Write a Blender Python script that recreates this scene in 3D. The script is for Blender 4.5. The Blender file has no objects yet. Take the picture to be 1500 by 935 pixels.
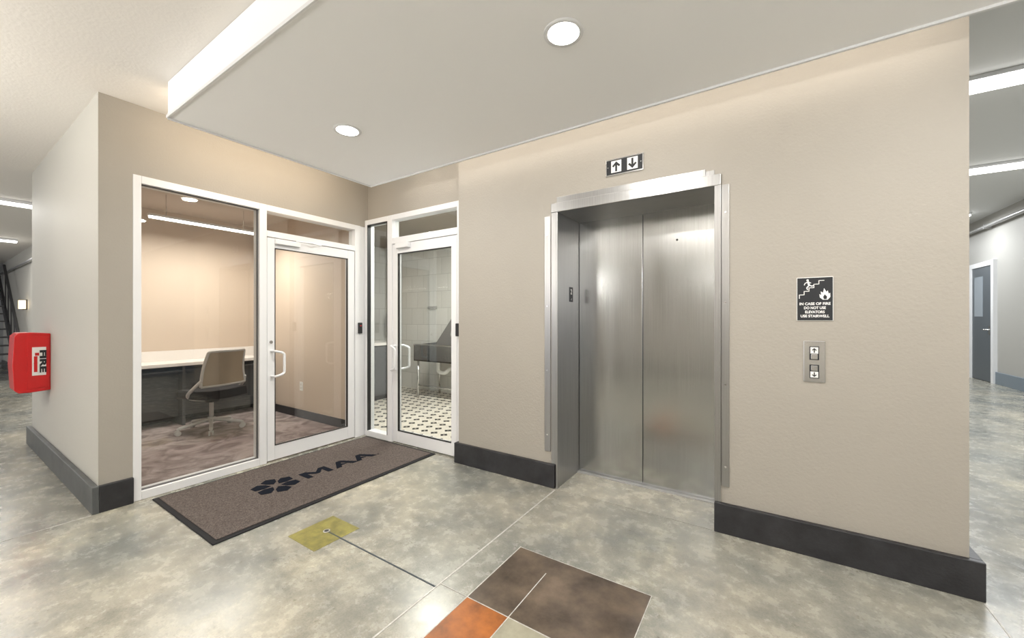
import bpy, math, random, bmesh
from mathutils import Matrix, Vector
random.seed(3)
S=bpy.context.scene
COL=S.collection
try:
    S.view_settings.view_transform='Standard'
    S.view_settings.exposure=.20
except: pass

# ---------------- materials ----------------
def mat(name,col=(.8,.8,.8),rough=.5,metal=0,bump=0,bscale=200,var=0,vscale=3,emit=0,ecol=None,spec=.5,stretch=None):
    m=bpy.data.materials.new(name); m.use_nodes=True
    nt=m.node_tree; N=nt.nodes; L=nt.links; b=N['Principled BSDF']
    b.inputs['Base Color'].default_value=(*col,1); b.inputs['Roughness'].default_value=rough
    b.inputs['Metallic'].default_value=metal
    b.inputs['Specular IOR Level'].default_value=spec
    tc=N.new('ShaderNodeTexCoord'); mp=N.new('ShaderNodeMapping'); L.new(tc.outputs['Object'],mp.inputs['Vector'])
    if stretch: mp.inputs['Scale'].default_value=stretch
    if var>0:
        n=N.new('ShaderNodeTexNoise'); n.inputs['Scale'].default_value=vscale; n.inputs['Detail'].default_value=8; n.inputs['Roughness'].default_value=.62
        L.new(mp.outputs[0],n.inputs['Vector'])
        r=N.new('ShaderNodeValToRGB'); L.new(n.outputs['Fac'],r.inputs['Fac'])
        r.color_ramp.elements[0].position=.3; r.color_ramp.elements[1].position=.7
        r.color_ramp.elements[0].color=(*[c*(1-var) for c in col],1)
        r.color_ramp.elements[1].color=(*[min(1,c*(1+var)) for c in col],1)
        L.new(r.outputs[0],b.inputs['Base Color'])
    if bump>0:
        n2=N.new('ShaderNodeTexNoise'); n2.inputs['Scale'].default_value=bscale; n2.inputs['Detail'].default_value=3
        L.new(mp.outputs[0],n2.inputs['Vector'])
        bp=N.new('ShaderNodeBump'); bp.inputs['Strength'].default_value=bump; bp.inputs['Distance'].default_value=.01
        L.new(n2.outputs['Fac'],bp.inputs['Height']); L.new(bp.outputs[0],b.inputs['Normal'])
    if emit>0:
        b.inputs['Emission Color'].default_value=(*(ecol or col),1); b.inputs['Emission Strength'].default_value=emit
    return m

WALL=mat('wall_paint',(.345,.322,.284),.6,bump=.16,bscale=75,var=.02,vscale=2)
WALL_LIT=mat('wall_paint_lit',(.47,.46,.42),.6,bump=.10,bscale=70)  # same wall paint, lightened to put the hall's brighter light into the colour
WALLE=mat('wall_paint_corridor',(.38,.375,.355),.5,bump=.08,bscale=70)
OFFW=mat('office_paint',(.57,.475,.385),.6,bump=.1,bscale=80)
CEIL=mat('ceiling_paint',(.76,.73,.69),.8,bump=.15,bscale=60)
CEILR=mat('corridor_ceiling',(.70,.71,.71),.8,bump=.1,bscale=60)
SOFF=mat('soffit_paint',(.94,.945,.96),.6)
BASE=mat('baseboard_black',(.024,.024,.027),.4,var=.45,vscale=9,bump=.1,bscale=90,spec=.4)
BASEG=mat('baseboard_grey',(.075,.08,.082),.4,var=.35,vscale=9,spec=.4)
WHITE=mat('white_frame',(.76,.77,.79),.3)
WPLAS=mat('white_plastic',(.8,.8,.78),.4)
BLACK=mat('black_plastic',(.015,.015,.017),.4)
BLKSIGN=mat('sign_black',(.022,.024,.028),.5,spec=.3)
SIGNW=mat('sign_white',(.8,.8,.8),.5)
RED=mat('red_plastic',(.55,.010,.012),.3)
RUB=mat('rubber_edge',(.012,.012,.014),.7,spec=.2)
LOGO=mat('mat_logo_ink',(.005,.007,.013),.9,spec=.1)
DARKST=mat('dark_steel',(.03,.03,.033),.5)
CHROME=mat('chrome',(.7,.7,.7),.2,metal=1)
LAM=mat('desk_laminate',(.78,.75,.72),.35)
DPANEL=mat('desk_dark_panel',(.085,.09,.095),.5)
MESHT=mat('chair_mesh',(.33,.27,.20),.8,bump=.3,bscale=400)
CHG=mat('chair_grey_plastic',(.50,.49,.48),.4)
SEAT=mat('seat_fabric',(.015,.015,.018),.9)
EMW=mat('lamp_glow',(1,1,1),.5,emit=9,ecol=(1,.98,.95))
EMT=mat('tube_glow',(1,1,1),.5,emit=5,ecol=(1,.98,.94))
EMS=mat('sconce_glow',(1,.8,.5),.5,emit=3,ecol=(1,.75,.4))
DOORG=mat('door_grey',(.09,.105,.12),.4)
PIPE=mat('galvanised_pipe',(.5,.5,.5),.35,metal=.6)
YEL=mat('yellow_stain',(.19,.172,.045),.35,var=.5,vscale=14)
BRN=mat('brown_stain',(.092,.069,.050),.26,var=.6,vscale=5)
ORG=mat('orange_stain',(.27,.085,.014),.4,var=.5,vscale=8,spec=.35)
PYEL=mat('pale_stain',(.26,.248,.19),.3,var=.3,vscale=7)
JOINT=mat('joint_dark',(.04,.05,.06),.8)
JLIGHT=mat('joint_light',(.46,.45,.43),.8,var=.3,vscale=40)
MAT=mat('mat_carpet',(.125,.104,.095),.95,bump=.9,bscale=260,var=.6,vscale=120,spec=.1)

def steel(name,base=.55,rough=.28,tint=(1,1,1),con=.08):
    m=bpy.data.materials.new(name); m.use_nodes=True
    nt=m.node_tree;N=nt.nodes;L=nt.links;b=N['Principled BSDF']
    b.inputs['Metallic'].default_value=1
    tc=N.new('ShaderNodeTexCoord')
    mp=N.new('ShaderNodeMapping'); mp.inputs['Scale'].default_value=(90,90,.6); L.new(tc.outputs['Object'],mp.inputs[0])
    n=N.new('ShaderNodeTexNoise'); n.inputs['Scale'].default_value=3; n.inputs['Detail'].default_value=4; L.new(mp.outputs[0],n.inputs['Vector'])
    r=N.new('ShaderNodeValToRGB'); L.new(n.outputs['Fac'],r.inputs[0])
    r.color_ramp.elements[0].position=.2; r.color_ramp.elements[1].position=.8
    lo=base*(1-con); hi=base*(1+con)
    r.color_ramp.elements[0].color=(lo*tint[0],lo*tint[1],lo*tint[2],1); r.color_ramp.elements[1].color=(hi*tint[0],hi*tint[1],hi*tint[2],1)
    L.new(r.outputs[0],b.inputs['Base Color'])
    mp2=N.new('ShaderNodeMapping'); mp2.inputs['Scale'].default_value=(5,5,.35); L.new(tc.outputs['Object'],mp2.inputs[0])
    n2=N.new('ShaderNodeTexNoise'); n2.inputs['Scale'].default_value=1.6; n2.inputs['Detail'].default_value=1; L.new(mp2.outputs[0],n2.inputs['Vector'])
    mr=N.new('ShaderNodeMapRange'); L.new(n2.outputs['Fac'],mr.inputs[0]); mr.inputs[3].default_value=rough-.04; mr.inputs[4].default_value=rough+.06
    L.new(mr.outputs[0],b.inputs['Roughness'])
    bp=N.new('ShaderNodeBump'); bp.inputs['Strength'].default_value=.05; bp.inputs['Distance'].default_value=.002
    L.new(n.outputs['Fac'],bp.inputs['Height']); L.new(bp.outputs[0],b.inputs['Normal'])
    return m
STEEL=steel('brushed_stainless',.50,.20,(.98,1.0,1.01),.14)
STEELF=steel('stainless_frame',.38,.33,(1,1,1),.15)

def glassm():
    m=bpy.data.materials.new('clear_glass'); m.use_nodes=True
    nt=m.node_tree;N=nt.nodes;L=nt.links
    for n in list(N): N.remove(n)
    o=N.new('ShaderNodeOutputMaterial'); mix=N.new('ShaderNodeMixShader'); t=N.new('ShaderNodeBsdfTransparent'); g=N.new('ShaderNodeBsdfGlossy')
    t.inputs[0].default_value=(.95,.965,.96,1); g.inputs['Roughness'].default_value=.01
    lw=N.new('ShaderNodeLayerWeight'); lw.inputs[0].default_value=.5
    p=N.new('ShaderNodeMath'); p.operation='POWER'; L.new(lw.outputs['Facing'],p.inputs[0]); p.inputs[1].default_value=5
    a=N.new('ShaderNodeMath'); a.operation='MULTIPLY_ADD'; L.new(p.outputs[0],a.inputs[0]); a.inputs[1].default_value=.93; a.inputs[2].default_value=.065
    L.new(a.outputs[0],mix.inputs[0]); L.new(t.outputs[0],mix.inputs[1]); L.new(g.outputs[0],mix.inputs[2]); L.new(mix.outputs[0],o.inputs[0])
    return m
GLASS=glassm()

def concrete(name='polished_concrete',k=1.0,tint=(1,1,1)):
    m=bpy.data.materials.new(name); m.use_nodes=True
    nt=m.node_tree;N=nt.nodes;L=nt.links;b=N['Principled BSDF']
    tc=N.new('ShaderNodeTexCoord')
    def noise(s,d,dist=0,rough=.6,off=0):
        mp=N.new('ShaderNodeMapping'); mp.inputs['Location'].default_value=(off,off*.7,0); L.new(tc.outputs['Object'],mp.inputs[0])
        n=N.new('ShaderNodeTexNoise'); n.inputs['Scale'].default_value=s; n.inputs['Detail'].default_value=d
        n.inputs['Distortion'].default_value=dist; n.inputs['Roughness'].default_value=rough
        L.new(mp.outputs[0],n.inputs['Vector']); return n
    def ramp(n,p0,c0,p1,c1):
        r=N.new('ShaderNodeValToRGB'); L.new(n.outputs['Fac'],r.inputs[0]); e=r.color_ramp.elements
        r.color_ramp.interpolation='EASE'
        e[0].position=p0; e[0].color=(*c0,1); e[1].position=p1; e[1].color=(*c1,1); return r.outputs[0]
    n1=noise(.9,4,0,.5); n2=noise(2.1,10,.3,.66,3); n3=noise(120,3); n4=noise(9,12,0,.74,7); n5=noise(24,5,0,.62,11); n6=noise(1.4,10,.2,.72,20)
    c1=ramp(n1,.32,(.240*k,.245*k,.230*k),.68,(.335*k,.318*k,.276*k))
    c2=ramp(n2,.33,(.66,.68,.69),.62,(1.12,1.10,1.05))
    c3=ramp(n3,.25,(.80,.80,.80),.6,(1.04,1.04,1.04))
    c4=ramp(n4,.32,(.72,.725,.72),.62,(1.12,1.12,1.10))
    c5=ramp(n5,.29,(.62,.60,.56),.39,(1,1,1))
    c6=ramp(n6,.54,(1,1,1),.66,(1.28,1.26,1.20))
    def mul(a,c):
        x=N.new('ShaderNodeMix'); x.data_type='RGBA'; x.blend_type='MULTIPLY'; x.inputs[0].default_value=1
        L.new(a,x.inputs[6]); L.new(c,x.inputs[7]); return x.outputs[2]
    c=mul(mul(mul(mul(mul(c1,c2),c3),c4),c5),c6); L.new(c,b.inputs['Base Color'])
    mr=N.new('ShaderNodeMapRange'); L.new(n4.outputs['Fac'],mr.inputs[0]); mr.inputs[1].default_value=.3; mr.inputs[2].default_value=.7; mr.inputs[3].default_value=.17; mr.inputs[4].default_value=.34
    L.new(mr.outputs[0],b.inputs['Roughness'])
    return m
CONC=concrete()
CONC2=concrete('threshold_concrete',1.2)

def carpet():
    m=mat('office_carpet',(.26,.20,.19),.95,bump=.8,bscale=300,spec=.1)
    nt=m.node_tree;N=nt.nodes;L=nt.links;b=N['Principled BSDF']
    tc=N.new('ShaderNodeTexCoord'); n=N.new('ShaderNodeTexNoise'); n.inputs['Scale'].default_value=4; n.inputs['Detail'].default_value=8; n.inputs['Distortion'].default_value=1.5
    L.new(tc.outputs['Object'],n.inputs['Vector']); r=N.new('ShaderNodeValToRGB'); L.new(n.outputs['Fac'],r.inputs[0])
    e=r.color_ramp.elements; e[0].position=.36; e[0].color=(.22,.175,.17,1); e[1].position=.64; e[1].color=(.44,.375,.36,1)
    L.new(r.outputs[0],b.inputs['Base Color']); return m
CARP=carpet()

def tilewall():
    m=bpy.data.materials.new('white_wall_tile'); m.use_nodes=True
    nt=m.node_tree;N=nt.nodes;L=nt.links;b=N['Principled BSDF']
    tc=N.new('ShaderNodeTexCoord'); sp=N.new('ShaderNodeSeparateXYZ'); L.new(tc.outputs['Object'],sp.inputs[0])
    ad=N.new('ShaderNodeMath'); ad.operation='ADD'; L.new(sp.outputs[0],ad.inputs[0]); L.new(sp.outputs[1],ad.inputs[1])
    cb=N.new('ShaderNodeCombineXYZ'); L.new(ad.outputs[0],cb.inputs[0]); L.new(sp.outputs[2],cb.inputs[1])
    br=N.new('ShaderNodeTexBrick'); L.new(cb.outputs[0],br.inputs['Vector']); br.inputs['Scale'].default_value=1
    br.inputs['Brick Width'].default_value=.3; br.inputs['Row Height'].default_value=.3; br.inputs['Mortar Size'].default_value=.003
    br.inputs['Color1'].default_value=(.66,.66,.63,1); br.inputs['Color2'].default_value=(.60,.60,.57,1); br.inputs['Mortar'].default_value=(.42,.42,.40,1)
    L.new(br.outputs[0],b.inputs['Base Color']); b.inputs['Roughness'].default_value=.2
    return m
TILEW=tilewall()
def tilefloor():
    m=bpy.data.materials.new('mosaic_floor_tile'); m.use_nodes=True
    nt=m.node_tree;N=nt.nodes;L=nt.links;b=N['Principled BSDF']
    tc=N.new('ShaderNodeTexCoord'); sp=N.new('ShaderNodeSeparateXYZ'); L.new(tc.outputs['Object'],sp.inputs[0])
    def M(op,a,bv):
        n=N.new('ShaderNodeMath'); n.operation=op
        for i,v in enumerate([a,bv]):
            if v is None: continue
            if isinstance(v,(int,float)): n.inputs[i].default_value=v
            else: L.new(v,n.inputs[i])
        return n.outputs[0]
    P=.15
    row=M('FLOOR',M('DIVIDE',sp.outputs[1],P),None)
    sh=M('MULTIPLY',M('MODULO',row,2),.5)
    u=M('ABSOLUTE',M('SUBTRACT',M('FRACT',M('ADD',M('DIVIDE',sp.outputs[0],P),sh),None),.5),None)
    v=M('ABSOLUTE',M('SUBTRACT',M('FRACT',M('DIVIDE',sp.outputs[1],P),None),.5),None)
    dm=M('ADD',u,v)
    dark=M('MULTIPLY',M('LESS_THAN',dm,.34),M('GREATER_THAN',dm,.09))
    mx=N.new('ShaderNodeMix'); mx.data_type='RGBA'; L.new(dark,mx.inputs[0]); mx.inputs[6].default_value=(.66,.62,.54,1); mx.inputs[7].default_value=(.03,.03,.03,1)
    L.new(mx.outputs[2],b.inputs['Base Color']); b.inputs['Roughness'].default_value=.35
    return m
TILEF=tilefloor()

# ---------------- helpers ----------------
def link(ob,parent=None):
    COL.objects.link(ob)
    if parent:
        ob.parent=parent; ob.matrix_parent_inverse=Matrix.Translation(-Vector(parent.location))
    return ob
def empty(name,loc=(0,0,0)):
    e=bpy.data.objects.new(name,None); e.location=loc; e.empty_display_size=.1; COL.objects.link(e); return e
def bev(ob,w,seg=2):
    m=ob.modifiers.new('bevel','BEVEL'); m.width=w; m.segments=seg; m.limit_method='ANGLE'; return ob
def mesh(name,v,f,m,parent=None,smooth=False):
    me=bpy.data.meshes.new(name); me.from_pydata([tuple(x) for x in v],[],f); me.update()
    bm=bmesh.new(); bm.from_mesh(me); bmesh.ops.recalc_face_normals(bm,faces=bm.faces); bm.to_mesh(me); bm.free()
    me.materials.append(m)
    if smooth:
        for p in me.polygons: p.use_smooth=True
    return link(bpy.data.objects.new(name,me),parent)
def box(name,x0,x1,y0,y1,z0,z1,m,parent=None,b=0):
    v=[(x,y,z) for x in (x0,x1) for y in (y0,y1) for z in (z0,z1)]
    f=[(0,1,3,2),(4,6,7,5),(0,4,5,1),(2,3,7,6),(0,2,6,4),(1,5,7,3)]
    ob=mesh(name,v,f,m,parent)
    if b: bev(ob,b)
    return ob
def prism(name,pts,axis,a0,a1,m,parent=None,b=0):
    def P(p,a):
        if axis=='x': return (a,p[0],p[1])
        if axis=='y': return (p[0],a,p[1])
        return (p[0],p[1],a)
    n=len(pts); v=[P(p,a0) for p in pts]+[P(p,a1) for p in pts]
    f=[tuple(range(n)),tuple(range(2*n-1,n-1,-1))]+[(i,i+n,(i+1)%n+n,(i+1)%n) for i in range(n)]
    ob=mesh(name,v,f,m,parent)
    if b: bev(ob,b)
    return ob
def cyl(name,p0,p1,r,m,parent=None,r2=None,n=24):
    p0=Vector(p0);p1=Vector(p1);d=(p1-p0); q=d.to_track_quat('Z','Y').to_matrix()
    r2=r if r2 is None else r2
    v=[];
    for (p,rr) in ((p0,r),(p1,r2)):
        for i in range(n):
            a=2*math.pi*i/n; v.append(p+q@Vector((rr*math.cos(a),rr*math.sin(a),0)))
    f=[tuple(range(n-1,-1,-1)),tuple(range(n,2*n))]+[(i,(i+1)%n,(i+1)%n+n,i+n) for i in range(n)]
    ob=mesh(name,v,f,m,parent)
    for p in ob.data.polygons:
        if len(p.vertices)==4: p.use_smooth=True
    return ob
def tube(name,pts,r,m,parent=None,cyclic=False,res=6,smooth=True):
    cu=bpy.data.curves.new(name,'CURVE'); cu.dimensions='3D'; cu.bevel_depth=r; cu.bevel_resolution=3; cu.use_fill_caps=True
    if smooth:
        s=cu.splines.new('NURBS'); s.points.add(len(pts)-1); s.order_u=3; s.use_endpoint_u=True; s.resolution_u=res
    else:
        s=cu.splines.new('POLY'); s.points.add(len(pts)-1)
    for i,p in enumerate(pts): s.points[i].co=(*p,1)
    s.use_cyclic_u=cyclic
    tmp=bpy.data.objects.new('tmp',cu); COL.objects.link(tmp); bpy.context.view_layer.update()
    me=bpy.data.meshes.new_from_object(tmp.evaluated_get(bpy.context.evaluated_depsgraph_get()))
    bpy.data.objects.remove(tmp); me.materials.clear(); me.materials.append(m)
    for p in me.polygons: p.use_smooth=True
    return link(bpy.data.objects.new(name,me),parent)
def text(name,s,loc,ax,up,size,m,parent=None,align='CENTER',w=None,ext=.0006,bold=0,sp=1):
    cu=bpy.data.curves.new(name,'FONT'); cu.body=s; cu.size=size; cu.extrude=ext; cu.align_x=align; cu.align_y='CENTER'; cu.offset=bold; cu.space_character=sp
    tmp=bpy.data.objects.new('tmp',cu); COL.objects.link(tmp); bpy.context.view_layer.update()
    me=bpy.data.meshes.new_from_object(tmp.evaluated_get(bpy.context.evaluated_depsgraph_get()))
    bpy.data.objects.remove(tmp); me.materials.clear(); me.materials.append(m)
    sx=1
    if w and len(me.vertices):
        xs=[v.co.x for v in me.vertices]; sx=w/(max(xs)-min(xs))
    ax=Vector(ax);up=Vector(up);nz=ax.cross(up)
    R=Matrix((ax,up,nz)).transposed()
    for v in me.vertices:
        v.co=R@Vector((v.co.x*sx,v.co.y,v.co.z))+Vector(loc)
    return link(bpy.data.objects.new(name,me),parent)
def area(name,loc,sx,sy,power,col=(1,1,1),rot=(0,0,0),parent=None,spread=None):
    l=bpy.data.lights.new(name,'AREA'); l.shape='RECTANGLE'; l.size=sx; l.size_y=sy; l.energy=power; l.color=col
    if spread: l.spread=spread
    o=bpy.data.objects.new(name,l); o.location=loc; o.rotation_euler=rot; link(o,parent); return o

H=2.83; HC=3.45
# ---------------- shell ----------------
box('floor',-18,6,-5,20,-.1,0,CONC)
box('ceiling',-18,4.05,-5,2.8,H,H+.1,CEIL)
box('ceiling_corridor',.8,4.05,2.8,20,HC,HC+.1,CEILR)
box('wall_corridor_bulkhead',.8,4.05,2.8,2.88,H,HC+.1,CEILR)
box('wall_south',-4.2,1.6,-3.3,-3.2,0,H,WALL)
box('baseboard_south',-4.2,1.6,-3.2,-3.17,0,.18,BASE)
EY=2.70
ev=empty('wall_elevator',(-.5,EY,0))
box('pier_west',-2.33,-1.345,EY,3.3,0,HC,WALL,ev)
box('pier_east',-.245,.805,EY,3.3,0,HC,WALL,ev)
box('header',-1.345,-.245,EY,3.3,2.135,HC,WALL,ev)
box('shaft_side_east',.70,.805,3.3,20,0,HC,WALL,ev)
box('shaft_back',-1.345,-.245,3.16,3.3,0,2.135,DARKST,ev)
bb=empty('baseboard_elevator',(0,EY,0))
box('run_west',-2.36,-1.35,EY-.03,EY,0,.18,BASE,bb,.004)
box('run_west_return',-2.36,-2.33,EY,2.75,0,.18,BASE,bb,.004)
box('run_east',-.26,.85,EY-.03,EY,0,.18,BASE,bb,.004)
box('east_return',.805,.85,EY,EY+.6,0,.18,BASE,bb,.004)
# office block walls
OX=-3.79; BX=-6.44; LY=.68
wo=empty('wall_office',(OX,1,0))
box('pier_corner',OX-.12,OX+.03,LY,.85,0,H,WALL,wo)
box('above_glazing',OX-.12,OX+.03,.85,2.80,2.33,H,WALL,wo)
wl=empty('wall_north_hall',(-5,LY,0))
box('hall_face',BX,OX-.12,LY,LY+.1,0,H,WALL_LIT,wl)
box('hall_face_corner',OX-.12,OX+.031,LY-.002,LY,0,H,WALL_LIT,wl)
box('end_face',BX,BX+.1,LY+.1,5.2,0,H,WALL_LIT,wl)
b2=empty('baseboard_office',(-5,LY,0))
box('run_hall',BX-.03,OX+.06,LY-.035,LY-.002,0,.18,BASEG,b2,.004)
box('run_pier',OX+.03,OX+.06,LY-.002,.85,0,.18,BASE,b2,.004)
BY=2.80
wb=empty('wall_bay',(-3,BY,0))
box('above_glazing',OX-.12,-2.33,BY,BY+.12,2.40,HC,WALL,wb)
box('wall_partition',BX+.1,OX-.06,2.78,2.86,0,H,OFFW)
oi=empty('wall_office_interior',(-5,1.7,0))
box('back_lining',BX+.1,BX+.12,LY+.1,2.78,0,2.65,OFFW,oi)
box('side_lining',BX+.12,OX-.12,LY+.1,LY+.12,0,2.65,OFFW,oi)
box('front_lining_corner',OX-.14,OX-.12,LY+.12,.85,0,2.65,OFFW,oi)
box('front_lining_top',OX-.14,OX-.12,.85,2.78,2.33,2.65,OFFW,oi)
box('ceiling_office',BX+.1,OX-.12,LY+.1,2.78,2.65,2.68,mat('office_ceiling',(.50,.43,.37),.8))
box('floor_office_carpet',BX+.12,OX-.05,LY+.12,2.78,0,.008,CARP)
b3=empty('baseboard_office_interior',(-5,2.7,0))
box('run_side',BX+.5,OX-.07,2.765,2.78,0.008,.11,BASE,b3)
box('run_back',BX+.12,BX+.135,LY+.12,2.76,0.008,.11,BASE,b3)
wr=empty('wall_washroom',(-4,5,0))
box('north',BX+.1,-2.2,5.1,5.2,0,H,TILEW,wr)
box('west',BX+.1,BX+.12,2.86,5.1,0,H,TILEW,wr)
box('south',BX+.12,OX-.13,2.86,2.87,0,H,TILEW,wr)
box('east',-2.33,-2.2,3.3,5.1,0,H,TILEW,wr)
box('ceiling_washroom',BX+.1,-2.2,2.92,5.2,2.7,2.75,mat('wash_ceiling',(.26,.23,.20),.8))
box('floor_washroom_tile',BX+.12,-2.33,2.87,5.1,0,.008,TILEF)

# ---------------- soffit ----------------
so=empty('dropped_ceiling_soffit',(-1,1.6,2.6))
SX0,SX1,SY0,SY1,SZ=-3.22,2.6,.895,2.43,2.60
box('soffit_body',SX0,SX1,SY0,SY1,SZ,H-.002,SOFF,so)
box('trim_edge_north',SX0-.008,SX1,SY1,SY1+.014,SZ-.012,SZ+.03,WHITE,so)
box('trim_edge_west',SX0-.012,SX0,SY0,SY1,SZ-.012,SZ+.03,WHITE,so)
box('trim_edge_south',SX0-.01,SX1,SY0-.008,SY0,SZ-.006,SZ+.012,WHITE,so)
# LED cove strips in the gap between the floating ceiling and the walls
box('cove_strip_north',SX0+.05,SX1-1.7,SY1,SY1+.02,2.66,2.675,EMT,so)
area('cove_lamp_north',((SX0+.9)/2,SY1+.03,2.68),4.0,.03,5,(1,.88,.74),(math.radians(90),0,0),so)
box('cove_strip_west',SX0-.02,SX0,SY0+.1,SY1-.05,2.66,2.675,EMT,so)
area('cove_lamp_west',(SX0-.03,1.68,2.68),.03,1.4,5,(1,.80,.58),(0,math.radians(90),0),so)
def downlight(name,x,y,z,p=22):
    e=empty(name,(x,y,z))
    n=40; v=[];f=[]
    prof=[(.062,-.001),(.066,-.004),(.088,-.006),(.092,0)]
    for i in range(n):
        a=2*math.pi*i/n
        for r,dz in prof: v.append((x+r*math.cos(a),y+r*math.sin(a),z+dz))
    k=len(prof)
    for i in range(n):
        j=(i+1)%n
        for q in range(k-1): f.append((i*k+q,i*k+q+1,j*k+q+1,j*k+q))
    mesh('trim_ring',v,f,WHITE,e,True)
    cyl('lens',(x,y,z-.0045),(x,y,z-.0005),.072,EMW,e,n=40)
    l=bpy.data.lights.new('bulb','AREA'); l.shape='DISK'; l.size=.12; l.energy=p; l.color=(1,.96,.9)
    o=bpy.data.objects.new('bulb',l); o.location=(x,y,z-.012); link(o,e)
downlight('recessed_downlight',-.767,1.61,SZ)
downlight('recessed_downlight.001',-2.41,1.63,SZ)
downlight('recessed_downlight.002',.88,1.61,SZ)

# ---------------- elevator ----------------
el=empty('elevator',(-.795,3.1,0))
DX0,DX1,DXM,DY=-1.33,-.26,-.797,3.10
box('door_leaf_left',DX0+.002,DXM-.002,DY,DY+.04,.012,2.13,STEEL,el,.003)
box('door_leaf_right',DXM+.002,DX1-.002,DY,DY+.04,.012,2.13,STEEL,el,.003)
box('sill',DX0,DX1,DY-.04,DY+.05,0,.010,PIPE,el)
box('jamb_left',DX0-.015,DX0,EY,DY+.05,0,2.135,STEELF,el)
box('jamb_right',DX1,DX1+.015,EY,DY+.05,0,2.135,STEELF,el)
box('head_soffit',DX0,DX1,EY,DY+.05,2.120,2.135,STEELF,el)
box('face_left',DX0-.055,DX0,EY-.008,EY,0.18,2.19,STEELF,el,.002)
box('face_left_inner',DX0-.012,DX0+.002,EY-.016,EY+.02,0,2.12,STEELF,el,.002)
box('face_right',DX1,DX1+.035,EY-.014,EY,0.18,2.19,STEELF,el,.002)
box('face_right_foot',DX1-.0,DX1+.01,EY-.014,EY,0,.18,STEELF,el,.002)
box('face_head',DX0-.055,DX1+.035,EY-.016,EY,2.12,2.19,STEELF,el,.003)
box('head_flashing',DX0-.01,DX1-.05,EY-.008,EY,2.19,2.235,STEELF,el,.002)
box('head_flashing_tab',DX1-.05,DX1+.0,EY-.006,EY,2.19,2.22,STEELF,el,.001)
box('guard_strip_left',-1.445,-1.392,EY-.008,EY,.27,2.10,STEELF,el,.002)
box('guard_strip_right',-.222,-.180,EY-.008,EY,.28,2.12,STEELF,el,.002)
for z in (.4,.9,1.4,1.95):
    cyl('screw',(-1.42,EY-.011,z),(-1.42,EY-.008,z),.006,CHROME,el,n=12)
    cyl('screw',(-.2,EY-.011,z),(-.2,EY-.008,z),.006,CHROME,el,n=12)
cyl('key_hole',(-.547,DY-.001,1.89),(-.547,DY+.005,1.89),.008,BLACK,el,n=16)
box('level_plate',DX0,DX0+.002,2.90,2.97,1.44,1.56,BLKSIGN,el)
text('level_number','2',(DX0+.003,2.935,1.52),(0,1,0),(0,0,1),.06,SIGNW,el)
text('level_braille','..:',(DX0+.003,2.935,1.465),(0,1,0),(0,0,1),.03,SIGNW,el)
box('floor_threshold_slab',DX0,DX1,2.68,3.06,0,.0015,CONC2)

# ---------------- signs ----------------
def arrow(name,cx,cz,s,up,m,parent,y):
    k=1 if up else -1
    pts=[(0,.5),(.42,.08),(.28,-.06),(.1,.12),(.1,-.5),(-.1,-.5),(-.1,.12),(-.28,-.06),(-.42,.08)]
    pts=[(cx+p[0]*s,cz+k*p[1]*s) for p in pts]
    return prism(name,pts,'y',y-.0008,y,m,parent)
sg=empty('elevator_direction_sign',(-.82,EY,2.37))
box('plate',-.952,-.688,EY-.006,EY,2.312,2.432,CHROME,sg,.002)
box('black_field',-.945,-.695,EY-.0075,EY-.006,2.322,2.422,BLKSIGN,sg)
for cx,u in ((-.875,1),(-.762,0)):
    box('white_field',cx-.036,cx+.036,EY-.0088,EY-.0075,2.332,2.414,SIGNW,sg)
    arrow('arrow',cx,2.373,.07,u,BLKSIGN,sg,EY-.0088)
for x in (-.935,-.705): cyl('screw',(x,EY-.008,2.373),(x,EY-.0075,2.373),.004,CHROME,sg,n=10)

fs=empty('fire_safety_sign',(.23,EY,1.41))
box('plate',.150,.310,EY-.005,EY,1.29,1.53,SIGNW,fs,.002)
box('panel',.153,.307,EY-.0062,EY-.005,1.293,1.527,BLKSIGN,fs)
yy=EY-.0062
for i,t in enumerate(['IN CASE OF FIRE','DO NOT USE','ELEVATORS','USE STAIRWELL']):
    text('line_%d'%i,t,(.23,yy,1.383-i*.0225),(1,0,0),(0,0,1),.0195,SIGNW,fs,w=[.135,.095,.085,.125][i],bold=.0006)
pts=[]; x=.162; z=1.415
for i in range(5):
    pts+= [(x,z),(x,z+.019)] ; x+=.0215; z+=.019; pts.append((x,z))
for i in range(len(pts)-1):
    a,b_=pts[i],pts[i+1]
    x0,x1=min(a[0],b_[0])-.0018,max(a[0],b_[0])+.0018; z0,z1=min(a[1],b_[1])-.0018,max(a[1],b_[1])+.0018
    box('stair_line_%d'%i,x0,x1,yy-.0008,yy,z0,z1,SIGNW,fs)
def stick(a,b_,r): 
    d=Vector((b_[0]-a[0],b_[1]-a[1])); n=Vector((-d.y,d.x)).normalized()*r
    prism('figure_limb',[(a[0]+n.x,a[1]+n.y),(b_[0]+n.x,b_[1]+n.y),(b_[0]-n.x,b_[1]-n.y),(a[0]-n.x,a[1]-n.y)],'y',yy-.0008,yy,SIGNW,fs)
cyl('figure_head',(.199,yy-.0008,1.514),(.199,yy,1.514),.0055,SIGNW,fs,n=16)
stick((.200,1.508),(.206,1.484),.0045); stick((.206,1.486),(.195,1.472),.003); stick((.195,1.472),(.199,1.461),.0025)
stick((.207,1.486),(.220,1.480),.003); stick((.220,1.480),(.226,1.487),.0025)
stick((.200,1.505),(.187,1.497),.0022); stick((.187,1.497),(.184,1.487),.002); stick((.203,1.503),(.214,1.498),.0022)
fl=[(.265,1.405),(.252,1.418),(.250,1.436),(.258,1.430),(.256,1.450),(.266,1.443),(.270,1.468),(.280,1.448),(.286,1.455),(.290,1.436),(.296,1.442),(.297,1.420),(.286,1.405)]
prism('flame',fl,'y',yy-.0008,yy,SIGNW,fs)
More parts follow.
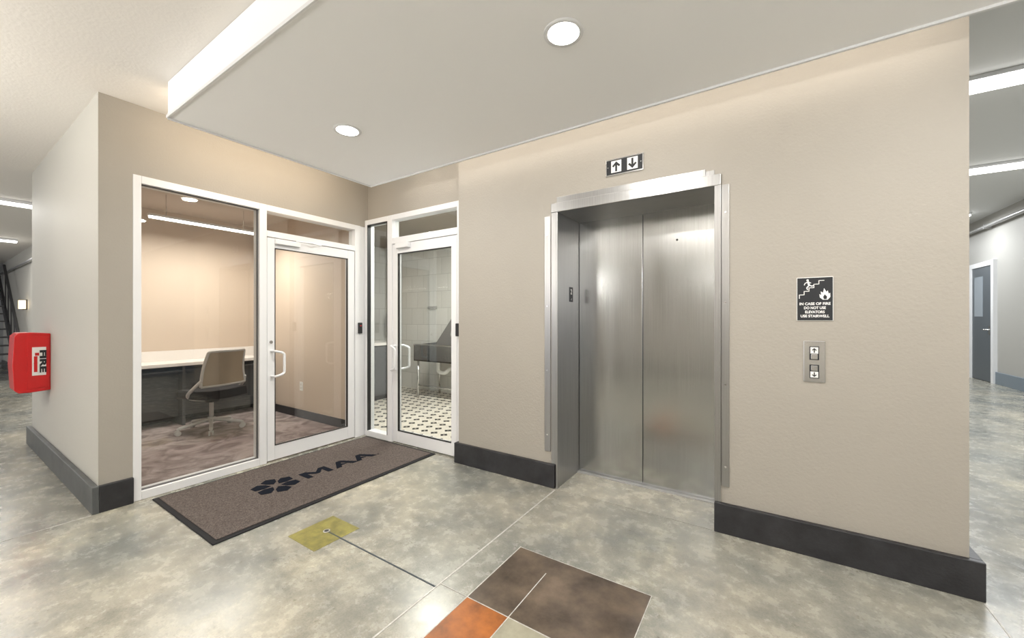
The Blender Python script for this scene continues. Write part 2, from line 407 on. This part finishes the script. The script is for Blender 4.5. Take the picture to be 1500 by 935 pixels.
prism('flame_core',[(.270,1.408),(.266,1.420),(.273,1.434),(.283,1.422),(.281,1.408)],'y',yy-.0014,yy-.0008,BLKSIGN,fs)

cp=empty('elevator_call_panel',(.228,EY,1.065))
box('plate',.180,.276,EY-.006,EY,.952,1.180,CHROME,cp,.003)
for cz,u in ((1.115,1),(1.015,0)):
    box('button_field',.207,.249,EY-.0075,EY-.006,cz-.04,cz+.034,BLKSIGN,cp)
    box('arrow_tile',.211,.245,EY-.009,EY-.0075,cz-(.005 if u else .036),cz+(.03 if u else -.004),SIGNW,cp)
    arrow('arrow',.228,cz+(.0125 if u else -.02),.026,u,BLKSIGN,cp,EY-.009)
    box('button',.213,.243,EY-.012,EY-.0075,cz-(.036 if u else -.000),cz+(-.008 if u else .030),CHROME,cp,.002)
for x,z in ((.190,1.17),(.266,1.17),(.190,.962),(.266,.962)): cyl('screw',(x,EY-.0075,z),(x,EY-.006,z),.003,CHROME,cp,n=8)

# ---------------- storefront glazing ----------------
FX0,FX1=OX-.08,OX+.035
w1=empty('window_1',(OX,1.3,0))
def fr(n,y0,y1,z0,z1,p=w1): return box(n,FX0,FX1,y0,y1,z0,z1,WHITE,p,.003)
fr('jamb_south',.85,.895,0,2.33); fr('mullion',1.675,1.735,0,2.33); fr('jamb_north',2.635,2.70,0,2.33)
box('corner_post',FX0,FX1-.01,2.70,BY,0,2.33,WHITE,w1,.003)
fr('head',.895,1.675,2.275,2.33); fr('head_over_door',1.735,2.635,2.275,2.33)
fr('sill',.895,1.675,0,.06); fr('transom_bar',1.735,2.635,2.045,2.10)
box('pane_fixed',OX-.025,OX-.019,.893,1.677,.058,2.277,GLASS,w1)
box('pane_transom',OX-.025,OX-.019,1.733,2.637,2.098,2.277,GLASS,w1)
GS=mat('gasket_grey',(.10,.10,.105),.6)
for n,a in (('gasket_south',(.895,.900,.06,2.275)),('gasket_north',(1.670,1.675,.06,2.275)),('gasket_top',(.895,1.675,2.270,2.275)),('gasket_bottom',(.895,1.675,.06,.065))):
    box(n,OX-.019,OX+.01,a[0],a[1],a[2],a[3],GS,w1)
def fsash(n,y0,y1,z0,z1,p): return box(n,OX-.02,OX+.028,y0,y1,z0,z1,WHITE,p,.003)
d1=empty('door_1',(OX,2.2,0))
fsash('stile_latch',1.74,1.805,.012,2.04,d1); fsash('stile_hinge',2.55,2.63,.012,2.04,d1)
fsash('rail_top',1.805,2.55,1.95,2.04,d1); fsash('rail_bottom',1.805,2.55,.012,.14,d1)
box('pane',OX+.001,OX+.007,1.80,2.555,.135,1.955,GLASS,d1)
box('gasket_top',OX+.004,OX+.0295,1.805,2.55,1.944,1.95,BLACK,d1); box('gasket_left',OX+.004,OX+.0295,1.805,1.811,.14,1.95,BLACK,d1)
box('gasket_right',OX+.004,OX+.0295,2.544,2.55,.14,1.95,BLACK,d1); box('gasket_bottom',OX+.004,OX+.0295,1.805,2.55,.14,.146,BLACK,d1)
box('closer',OX+.028,OX+.07,1.80,2.02,1.985,2.03,WHITE,d1,.005)
tube('closer_arm',[(OX+.06,1.98,2.035),(OX+.09,2.12,2.037),(OX+.04,2.24,2.038)],.007,WHITE,d1,smooth=False)
def pull_y(par,x,y,z0,z1,dx,dy):
    tube('pull_handle',[(x,y,z1),(x+dx*.5,y,z1),(x+dx,y,z1),(x+dx,y+dy,z1-.02),(x+dx,y+dy,z1-.06),(x+dx,y+dy,z0+.06),(x+dx,y+dy,z0+.02),(x+dx,y,z0),(x+dx*.5,y,z0),(x,y,z0)],.011,WHITE,par)
pull_y(d1,OX+.028,1.775,.78,1.01,.07,.08)
pull_y(d1,OX-.02,1.775,.78,1.01,-.06,.06)
cyl('lock_cylinder',(OX+.026,1.772,1.09),(OX+.034,1.772,1.09),.014,CHROME,d1)

w2=empty('window_2',(-3.5,BY,0))
GY0,GY1=BY-.045,BY+.05
def fb(n,x0,x1,z0,z1,p=w2): return box(n,x0,x1,GY0,GY1,z0,z1,WHITE,p,.003)
fb('jamb_west',OX+.036,-3.71,0,2.40); fb('mullion',-3.375,-3.30,0,2.40); fb('jamb_east',-2.40,-2.331,0,2.40)
fb('head',-3.71,-3.375,2.345,2.40); fb('head_over_door',-3.30,-2.40,2.345,2.40); fb('sill',-3.71,-3.375,0,.06)
fb('transom_bar',-3.30,-2.40,2.09,2.155)
box('pane_fixed',-3.712,-3.373,BY-.003,BY+.003,.058,2.347,GLASS,w2)
box('pane_transom',-3.302,-2.398,BY-.003,BY+.003,2.153,2.347,GLASS,w2)
for n,a in (('gasket_left',(-3.71,-3.702,.06,2.345)),('gasket_right',(-3.383,-3.375,.06,2.345)),('gasket_top',(-3.71,-3.375,2.337,2.345))):
    box(n,a[0],a[1],GY0-.001,BY-.003,a[2],a[3],BLACK,w2)
d2=empty('door_2',(-2.85,BY,0))
def fd(n,x0,x1,z0,z1): return box(n,x0,x1,BY-.04,BY+.01,z0,z1,WHITE,d2,.003)
fd('stile_latch',-3.295,-3.215,.012,2.085); fd('stile_hinge',-2.475,-2.405,.012,2.085)
fd('rail_top',-3.215,-2.475,1.985,2.085); fd('rail_bottom',-3.215,-2.475,.012,.13)
box('pane',-3.217,-2.473,BY-.018,BY-.012,.128,1.987,GLASS,d2)
box('gasket_top',-3.215,-2.475,BY-.0415,BY-.018,1.977,1.985,BLACK,d2); box('gasket_left',-3.215,-3.208,BY-.0415,BY-.018,.13,1.985,BLACK,d2)
box('gasket_bottom',-3.215,-2.475,BY-.0415,BY-.018,.13,.137,BLACK,d2)
box('closer',-3.21,-3.02,BY-.085,BY-.04,2.03,2.08,WHITE,d2,.005)
def pull_x(par,x,y,z0,z1,dy,dx):
    tube('pull_handle',[(x,y,z1),(x,y+dy*.5,z1),(x,y+dy,z1),(x+dx,y+dy,z1-.02),(x+dx,y+dy,z1-.06),(x+dx,y+dy,z0+.06),(x+dx,y+dy,z0+.02),(x,y+dy,z0),(x,y+dy*.5,z0),(x,y,z0)],.011,WHITE,par)
pull_x(d2,-3.25,BY-.04,.77,1.02,-.07,.07)
pull_x(d2,-3.25,BY+.01,.77,1.02,.06,.09)
x,y,z=OX+.035,2.69,1.20
e=empty('card_reader',(x,y,z)); box('body',x,x+.025,y-.025,y+.02,z-.06,z+.06,BLACK,e,.006); box('indicator',x+.025,x+.027,y-.012,y+.008,z+.02,z+.03,RED,e)
e=empty('card_reader.001',(-2.37,BY-.05,1.20)); box('body',-2.395,-2.345,BY-.075,BY-.045,1.14,1.26,BLACK,e,.006)

# ---------------- floor mat ----------------
fm=empty('entrance_mat',(-3.17,1.84,0))
box('rubber_base',-3.69,-2.65,.935,2.735,0,.008,RUB,fm,.004)
box('carpet',-3.665,-2.685,.965,2.705,.008,.012,MAT,fm,.002)
def LP(name,poly,u0,k=1.0):
    prism(name,[(-3.085-v*.145,u0+u*k) for u,v in poly],'z',.0122,.0146,LOGO,fm)
LP('letter_m',[(0,0),(0,1),(.055,1),(.11,.55),(.165,1),(.22,1),(.22,0),(.175,0),(.175,.68),(.125,.28),(.095,.28),(.045,.68),(.045,0)],1.735)
for u0 in (1.985,2.185):
    LP('letter_a',[(0,0),(.08,1),(.13,1),(.21,0),(.158,0),(.105,.72),(.09,.52),(.125,.28),(.07,.28),(.052,0)],u0)
cyl('trademark_dot',(-3.09,2.415,.0122),(-3.09,2.415,.0146),.008,LOGO,fm,n=16)
cx,cy=-3.17,1.53
for i in range(6):
    a=math.radians(60*i)
    def R(px,py): return (cx+px*math.cos(a)-py*math.sin(a), cy+px*math.sin(a)+py*math.cos(a))
    prism('petal_%d'%i,[R(.035,0),R(.075,.038),R(.13,.052),R(.165,.0),R(.13,-.052),R(.075,-.038)],'z',.0122,.0146,LOGO,fm)

# ---------------- floor marks ----------------
box('floor_stain_yellow',-2.39,-2.11,1.22,1.51,0,.0012,YEL)
box('floor_stain_brown',-1.165,-.445,1.412,1.885,0,.0012,BRN)
box('floor_stain_orange',-1.165,-.937,.75,1.410,0,.0012,ORG)
box('floor_stain_pale',-.935,-.445,.75,1.410,0,.0012,PYEL)
jt=empty('floor_joints',(-1,1.5,0))
box('joint_dark',-2.25,-1.34,1.377,1.385,0,.0018,JOINT,jt)
box('joint_long',-1.341,-1.333,-3,2.66,0,.0018,JLIGHT,jt)
box('joint_brown_west',-1.169,-1.164,.3,1.89,0,.002,JLIGHT,jt)
box('joint_mid',-.938,-.934,.3,1.76,0,.002,JLIGHT,jt)
box('joint_cross',-1.34,-.43,1.409,1.413,0,.0022,JLIGHT,jt)
box('joint_brown_north',-1.17,-.44,1.884,1.887,0,.002,JLIGHT,jt)
box('joint_brown_east',-.446,-.443,.3,1.888,0,.002,JLIGHT,jt)
box('joint_west',-3.735,-3.728,-3,.64,0,.0018,JLIGHT,jt)
box('joint_east',.838,.845,-3,2.66,0,.0018,JLIGHT,jt)
dr=empty('floor_drain',(-2.25,1.38,0))
cyl('ring',(-2.25,1.38,0),(-2.25,1.38,.004),.02,PIPE,dr); cyl('plug',(-2.25,1.38,.004),(-2.25,1.38,.005),.013,DARKST,dr)

# ---------------- fire extinguisher cabinet ----------------
fc=empty('fire_extinguisher_cabinet',(-5.5,LY,.9))
prof=[(LY,.66),(LY,1.17),(.56,1.18),(.50,1.178),(.475,1.15),(.465,.9),(.475,.68),(.50,.652),(.56,.65)]
prism('housing',prof,'x',-5.72,-5.42,RED,fc,.006)
prism('side_panel',[(LY-.01,.69),(LY-.01,1.14),(.545,1.15),(.545,.68)],'x',-5.422,-5.414,RED,fc,.003)
box('label',-5.414,-5.410,.572,.652,.80,1.05,SIGNW,fc)
text('label_text','FIRE',(-5.409,.632,.925),(0,0,-1),(0,1,0),.050,BLKSIGN,fc,w=.20,bold=.0025)
cyl('pictogram_body',(-5.410,.592,.91),(-5.4092,.592,.91),.011,RED,fc,n=16)
box('pictogram_tank',-5.410,-5.409,.582,.602,.83,.97,RED,fc); box('pictogram_nozzle',-5.410,-5.409,.588,.612,.975,1.0,RED,fc)

# ---------------- office furniture ----------------
dk=empty('desk',(-6.1,1.8,0))
box('top',-6.315,-5.86,.82,2.75,.735,.775,LAM,dk,.004)
box('backsplash',-6.318,-6.30,.82,2.75,.775,.90,LAM,dk,.002)
box('modesty_panel',-6.10,-6.07,.84,2.73,.10,.735,DPANEL,dk,.002)
for y in (.84,1.78,2.70): box('support',-6.3,-5.92,y,y+.03,.008,.735,DPANEL,dk,.002)
box('apron_shelf',-6.3,-5.93,.84,2.73,.66,.68,DPANEL,dk,.002)

ch=empty('office_chair',(-5.42,1.93,0))
cc=Vector((-5.42,1.90,0)); ang=math.radians(90+14)
ca,sa=math.cos(ang),math.sin(ang)
def W(x,y,z): return (cc.x+x*ca-y*sa, cc.y+x*sa+y*ca, z)
def Wl(L_): return [W(*p) for p in L_]
for i in range(5):
    a=math.radians(72*i+20); c_,s_=math.cos(a),math.sin(a)
    tube('base_leg_%d'%i,Wl([(0,0,.125),(.12*c_,.12*s_,.12),(.30*c_,.30*s_,.08)]),.018,CHG,ch)
    px,py=.31*c_,.31*s_
    cyl('caster_stem_%d'%i,W(px,py,.05),W(px,py,.09),.01,CHG,ch)
    t=Vector((-s_,c_,0))
    for k in (-1,1):
        a0=Vector((px,py,.036))+t*(.006*k); a1=Vector((px,py,.036))+t*(.024*k)
        cyl('caster_%d'%i,W(*a0),W(*a1),.028,CHG,ch,n=20)
cyl('hub',W(0,0,.10),W(0,0,.16),.038,CHG,ch); cyl('gas_lift',W(0,0,.16),W(0,0,.40),.022,CHG,ch)
cyl('mechanism',W(0,-.02,.34),W(0,-.02,.41),.07,DARKST,ch,r2=.10)
def grid(name,fn,nu,nv,m,parent,th):
    v=[fn(i/(nu-1),j/(nv-1)) for i in range(nu) for j in range(nv)]
    f=[(i*nv+j,(i+1)*nv+j,(i+1)*nv+j+1,i*nv+j+1) for i in range(nu-1) for j in range(nv-1)]
    ob=mesh(name,v,f,m,parent,True); md=ob.modifiers.new('solid','SOLIDIFY'); md.thickness=th; md.offset=0
    bev(ob,min(th*.4,.012),3); return ob
def seatf(u,v):
    x=(u-.5)*.52; y=(v-.5)*.50
    k=1-.12*abs(2*v-1)**3; x*=k
    return W(x,y-.02,.445-.02*max(0,(v-.75)*4)**2+.012*(2*u-1)**2)
grid('seat',seatf,12,12,SEAT,ch,.095)
def backf(u,v):
    z=.55+v*.39; w=.245-.045*v
    x=(u-.5)*2*w
    y=-.255-.06*v+.05*(2*u-1)**2+.03*math.sin(v*math.pi)
    return W(x,y,z)
grid('back_mesh',backf,14,12,MESHT,ch,.008)
rim=[backf(0,t/8) for t in range(9)]+[backf(t/6,1) for t in range(1,7)]+[backf(1,1-t/8) for t in range(1,9)]
tube('back_frame',rim,.015,CHG,ch)
tube('back_lower',[backf(t/6,0) for t in range(7)],.013,CHG,ch)
for s in (-1,1):
    tube('back_arm',Wl([(s*.24,-.21,.62),(s*.285,-.15,.54),(s*.285,-.02,.44),(s*.16,.0,.38),(s*.06,0,.37)]),.017,CHG,ch)

lf=empty('linear_pendant_light',(-5.45,1.9,2.4))
box('housing',-5.49,-5.43,1.35,2.4,2.395,2.42,WHITE,lf,.004); box('diffuser',-5.485,-5.435,1.36,2.39,2.375,2.395,EMT,lf,.004)
for y in (1.5,2.25): cyl('cable',(-5.46,y,2.42),(-5.46,y,2.65),.003,CHROME,lf,n=8)
area('lamp',(-5.46,1.87,2.36),.08,1.0,38,(1,.93,.85),parent=lf)
sd=empty('smoke_detector',(-5.0,1.95,2.6)); 
cyl('base',(-5.0,1.95,2.63),(-5.0,1.95,2.65),.06,WPLAS,sd); cyl('dome',(-5.0,1.95,2.60),(-5.0,1.95,2.63),.035,WPLAS,sd,r2=.055)
po=empty('power_outlet',(-5.1,2.775,.42)); box('plate',-5.135,-5.065,2.773,2.78,.36,.475,WPLAS,po,.003)
for z in (.395,.44): box('socket',-5.118,-5.082,2.771,2.773,z-.014,z+.014,mat('socket_ivory',(.65,.64,.6),.4),po,.001)

# ---------------- wash room ----------------
tb=empty('dog_wash_tub',(-4.25,4.75,0))
x0,x1,y0,y1=-4.80,-3.60,4.45,5.06
box('basin_front',x0,x1,y0,y0+.02,.62,.88,STEEL,tb,.003); box('basin_back',x0+.42,x1,y1-.02,y1,.62,1.42,STEEL,tb,.003)
box('basin_bottom',x0,x1,y0,y1,.62,.64,STEEL,tb)
prism('basin_side_west',[(y0,.62),(y0,.88),(y1-.02,.90),(y1-.02,.62)],'x',x0,x0+.02,STEEL,tb)
prism('basin_side_east',[(y0,.62),(y0,.88),(y0+.12,.9),(y1-.02,1.42),(y1-.02,.62)],'x',x1-.02,x1,STEEL,tb)
SPG=mat('splash_grey',(.16,.16,.16),.4)
prism('splash_panel',[(x0,.80),(x0,.88),(x0+.42,1.38),(x1,1.38),(x1,.80)],'y',y1-.10,y1-.08,SPG,tb)
tube('rim',[(x0,y0,.885),(x1,y0,.885)],.014,CHROME,tb,smooth=False)
for x in (x0+.05,x1-.05):
    for y in (y0+.05,y1-.06): cyl('leg',(x,y,.008),(x,y,.62),.018,CHROME,tb)
cyl('shelf_bar',(x0+.05,y0+.05,.22),(x1-.05,y0+.05,.22),.012,CHROME,tb)
tube('drain_pipe',[(x0+.35,y0+.2,.62),(x0+.35,y0+.2,.50),(x0+.35,y0+.2,.44),(x0+.5,y0+.2,.42),(x0+.55,y0+.25,.5),(x0+.6,y0+.4,.52),(x0+.6,y1+.03,.52)],.03,WPLAS,tb)
tube('faucet',[(-4.3,y1-.1,1.1),(-4.3,y1-.2,1.15),(-4.3,y1-.26,1.1),(-4.3,y1-.27,1.02)],.012,CHROME,tb)
tube('hose',[(-4.1,y1-.1,1.12),(-4.05,y1-.2,.95),(-3.95,y1-.2,1.0),(-3.9,y1-.12,1.25)],.008,CHROME,tb)
wp=empty('water_supply_pipe',(-4.35,5.08,1.5)); cyl('riser',(-4.42,5.08,1.42),(-4.42,5.08,2.7),.018,WPLAS,wp)
cb=empty('sink_cabinet',(-5.5,3.8,0))
box('carcass',-5.75,-5.12,3.25,4.28,.09,.88,DPANEL,cb,.003); box('plinth',-5.73,-5.18,3.27,4.26,.008,.09,BLACK,cb); box('countertop',-5.78,-5.09,3.22,4.31,.88,.92,LAM,cb,.004)
for y in (3.27,3.78): box('cabinet_door',-5.12,-5.10,y,y+.48,.11,.86,DPANEL,cb,.004)
for y in (3.72,3.81): cyl('knob',(-5.10,y,.6),(-5.08,y,.6),.008,CHROME,cb,n=12)
pt=empty('paper_towel_dispenser',(-6.0,5.05,1.25)); box('case',-6.15,-5.85,4.98,5.099,1.05,1.40,PIPE,pt,.01); box('slot',-6.1,-5.9,4.975,4.98,1.08,1.10,BLACK,pt)
hk=empty('leash_hook_rail',(-5.0,5.08,1.5)); box('rail',-5.12,-4.9,5.085,5.10,1.48,1.53,CHROME,hk,.003)
for x in (-5.09,-5.01,-4.93): tube('hook',[(x,5.085,1.5),(x,5.05,1.48),(x,5.04,1.51)],.005,CHROME,hk)
wl2=empty('linear_ceiling_light',(-4.4,4,2.69)); box('housing',-3.9,-2.9,3.6,3.68,2.67,2.70,WHITE,wl2); box('diffuser',-3.89,-2.91,3.605,3.675,2.655,2.67,EMT,wl2)
area('lamp',(-3.4,3.64,2.64),1.0,.1,72,(1,.97,.9),parent=wl2)

# ---------------- right corridor ----------------
RX=3.9
box('wall_east_corridor',RX,RX+.12,-5,20,0,HC,WALLE)
box('wall_corridor_end',.8,RX,19.9,20,0,HC,WALLE)
box('baseboard_east_corridor',RX-.03,RX,-5,19.9,0,.24,mat('baseboard_bluegrey',(.17,.21,.25),.4),None,.004)
d3=empty('door_3',(RX,12.3,0))
box('frame_south',RX-.06,RX,11.80,11.90,0,2.50,WHITE,d3); box('frame_north',RX-.06,RX,12.78,12.88,0,2.50,WHITE,d3); box('frame_head',RX-.06,RX,11.90,12.78,2.40,2.50,WHITE,d3)
box('leaf',RX-.045,RX-.001,11.90,12.78,.01,2.40,DOORG,d3,.003)
box('vision_glass',RX-.05,RX-.045,12.28,12.66,1.35,2.2,mat('vision_panel',(.3,.34,.38),.1),d3)
box('lever_plate',RX-.055,RX-.045,11.95,12.0,.98,1.16,CHROME,d3); tube('lever',[(RX-.055,11.98,1.08),(RX-.10,11.98,1.08),(RX-.10,12.1,1.08)],.011,CHROME,d3,smooth=False)
def tubelight(name,x0,x1,y0,y1,z,power,col=(.95,.98,1)):
    e=empty(name,((x0+x1)/2,(y0+y1)/2,z)); 
    box('housing',x0,x1,y0,y1,z+.03,z+.07,WHITE,e,.005); box('diffuser',x0+.01,x1-.01,y0+.01,y1-.01,z,z+.03,EMT,e,.01)
    area('lamp',((x0+x1)/2,(y0+y1)/2,z-.02),abs(x1-x0)*.9,abs(y1-y0)*.9,power,col,parent=e)
for i,y in enumerate((5.1,8.1,11.6,15.5)):
    tubelight('corridor_tube_light'+('' if i==0 else '.%03d'%i),1.3,3.5,y,y+.26,HC-.07,82,(.95,.98,1))
cpz=empty('conduit_pipe',(3.85,8,3.2)); cyl('run',(3.81,2.89,3.2),(3.81,19.89,3.2),.035,PIPE,cpz,n=16)
for y in range(4,19,2): box('clamp',3.78,3.899,y,y+.03,3.155,3.245,PIPE,cpz)
cyl('junction_box',(3.81,9.9,3.2),(3.81,10.15,3.2),.075,WPLAS,cpz)

# ---------------- left hall ----------------
box('wall_west_hall_side',-17.5,-9.5,1.35,1.45,0,H,WALL_LIT)
box('wall_west_end',-17.6,-17.5,-5,1.45,0,H,mat('far_wall',(.33,.34,.35),.7))
box('baseboard_west_hall',-17.5,-9.5,1.32,1.35,0,.18,BASEG)
tubelight('hall_tube_light',-8.17,-8.05,-.6,.95,2.76,40,(1,.97,.92))
tubelight('hall_tube_light.001',-12.1,-12.0,-.3,1.1,2.76,40,(1,.97,.92))
ws=empty('wall_sconce',(-13.4,1.33,1.6)); box('backplate',-13.45,-13.35,1.335,1.35,1.5,1.72,DARKST,ws); cyl('shade',(-13.4,1.28,1.52),(-13.4,1.28,1.70),.05,EMS,ws); box('bracket',-13.42,-13.38,1.28,1.335,1.5,1.52,DARKST,ws)
sc=empty('staircase',(-14.8,.6,0))
N_=15
for i in range(N_):
    x=-13.4-i*.25; z=.18+i*.18
    box('tread_%d'%i,x-.27,x,.05,1.2,z-.03,z,DARKST,sc)
for y in (.03,1.2):
    prism('stringer',[(-13.25,0),(-13.25,.12),(-13.4-N_*.25,N_*.18+.05),(-13.4-N_*.25,N_*.18-.2),(-13.55,0)],'y',y,y+.04,DARKST,sc)
    tube('handrail',[(-13.3,y+.02,1.0),(-13.4-9*.25,y+.02,9*.18+1.0)],.025,DARKST,sc,smooth=False)
    for i in range(0,10,2):
        x=-13.4-i*.25; cyl('baluster',(x,y+.02,.1+i*.18),(x,y+.02,1.02+i*.18-.03),.012,DARKST,sc,n=8)
pp=empty('hall_conduit_pipe',(-11,1.3,2.5)); cyl('run',(-17.4,1.30,2.5),(-9.6,1.30,2.5),.025,PIPE,pp,n=12)
for x in range(-17,-9,2): box('clamp',x,x+.03,1.30,1.35,2.48,2.52,PIPE,pp)

# unseen fill lights added behind the camera to brighten ceiling and soffit
def fill_fixture(name,x,y,z,ln,up,down,tilt):
    e=empty(name,(x,y,z))
    box('housing',x-ln/2,x+ln/2,y-.06,y+.06,z,z+.05,WHITE,e,.006)
    box('diffuser_top',x-ln/2+.02,x+ln/2-.02,y-.05,y+.05,z+.05,z+.058,EMT,e); box('diffuser_bottom',x-ln/2+.02,x+ln/2-.02,y-.05,y+.05,z-.008,z,EMT,e)
    for s in (-1,1): cyl('cable',(x+s*ln*.4,y,z+.058),(x+s*ln*.4,y,H),.002,CHROME,e,n=8)
    area('fill_up',(x,y,z+.09),ln*.95,.1,up,(1,.96,.90),(math.pi-tilt,0,0),e)
    area('fill_down',(x,y,z-.02),ln*.95,.1,down,(1,.96,.9),(0,0,0),e)
fill_fixture('added_fill_light',-3.7,-1.5,1.95,1.8,75,24,.3)
fill_fixture('added_fill_light.001',-.2,-1.6,2.1,1.8,90,24,0)
fill_fixture('added_fill_light.002',2.4,-1.1,1.95,1.8,80,24,.45)

# ---------------- world ----------------
w=bpy.data.worlds.new('World'); S.world=w; w.use_nodes=True
w.node_tree.nodes['Background'].inputs[0].default_value=(.98,.98,1,1); w.node_tree.nodes['Background'].inputs[1].default_value=1.35

# ---------------- camera ----------------
c=bpy.data.cameras.new('camera'); c.sensor_width=36; c.lens=570/1500*36; c.clip_start=.02
co=bpy.data.objects.new('camera',c); co.location=(0,0,1.3); co.rotation_euler=(math.radians(90),0,math.radians(33)); COL.objects.link(co)
S.camera=co
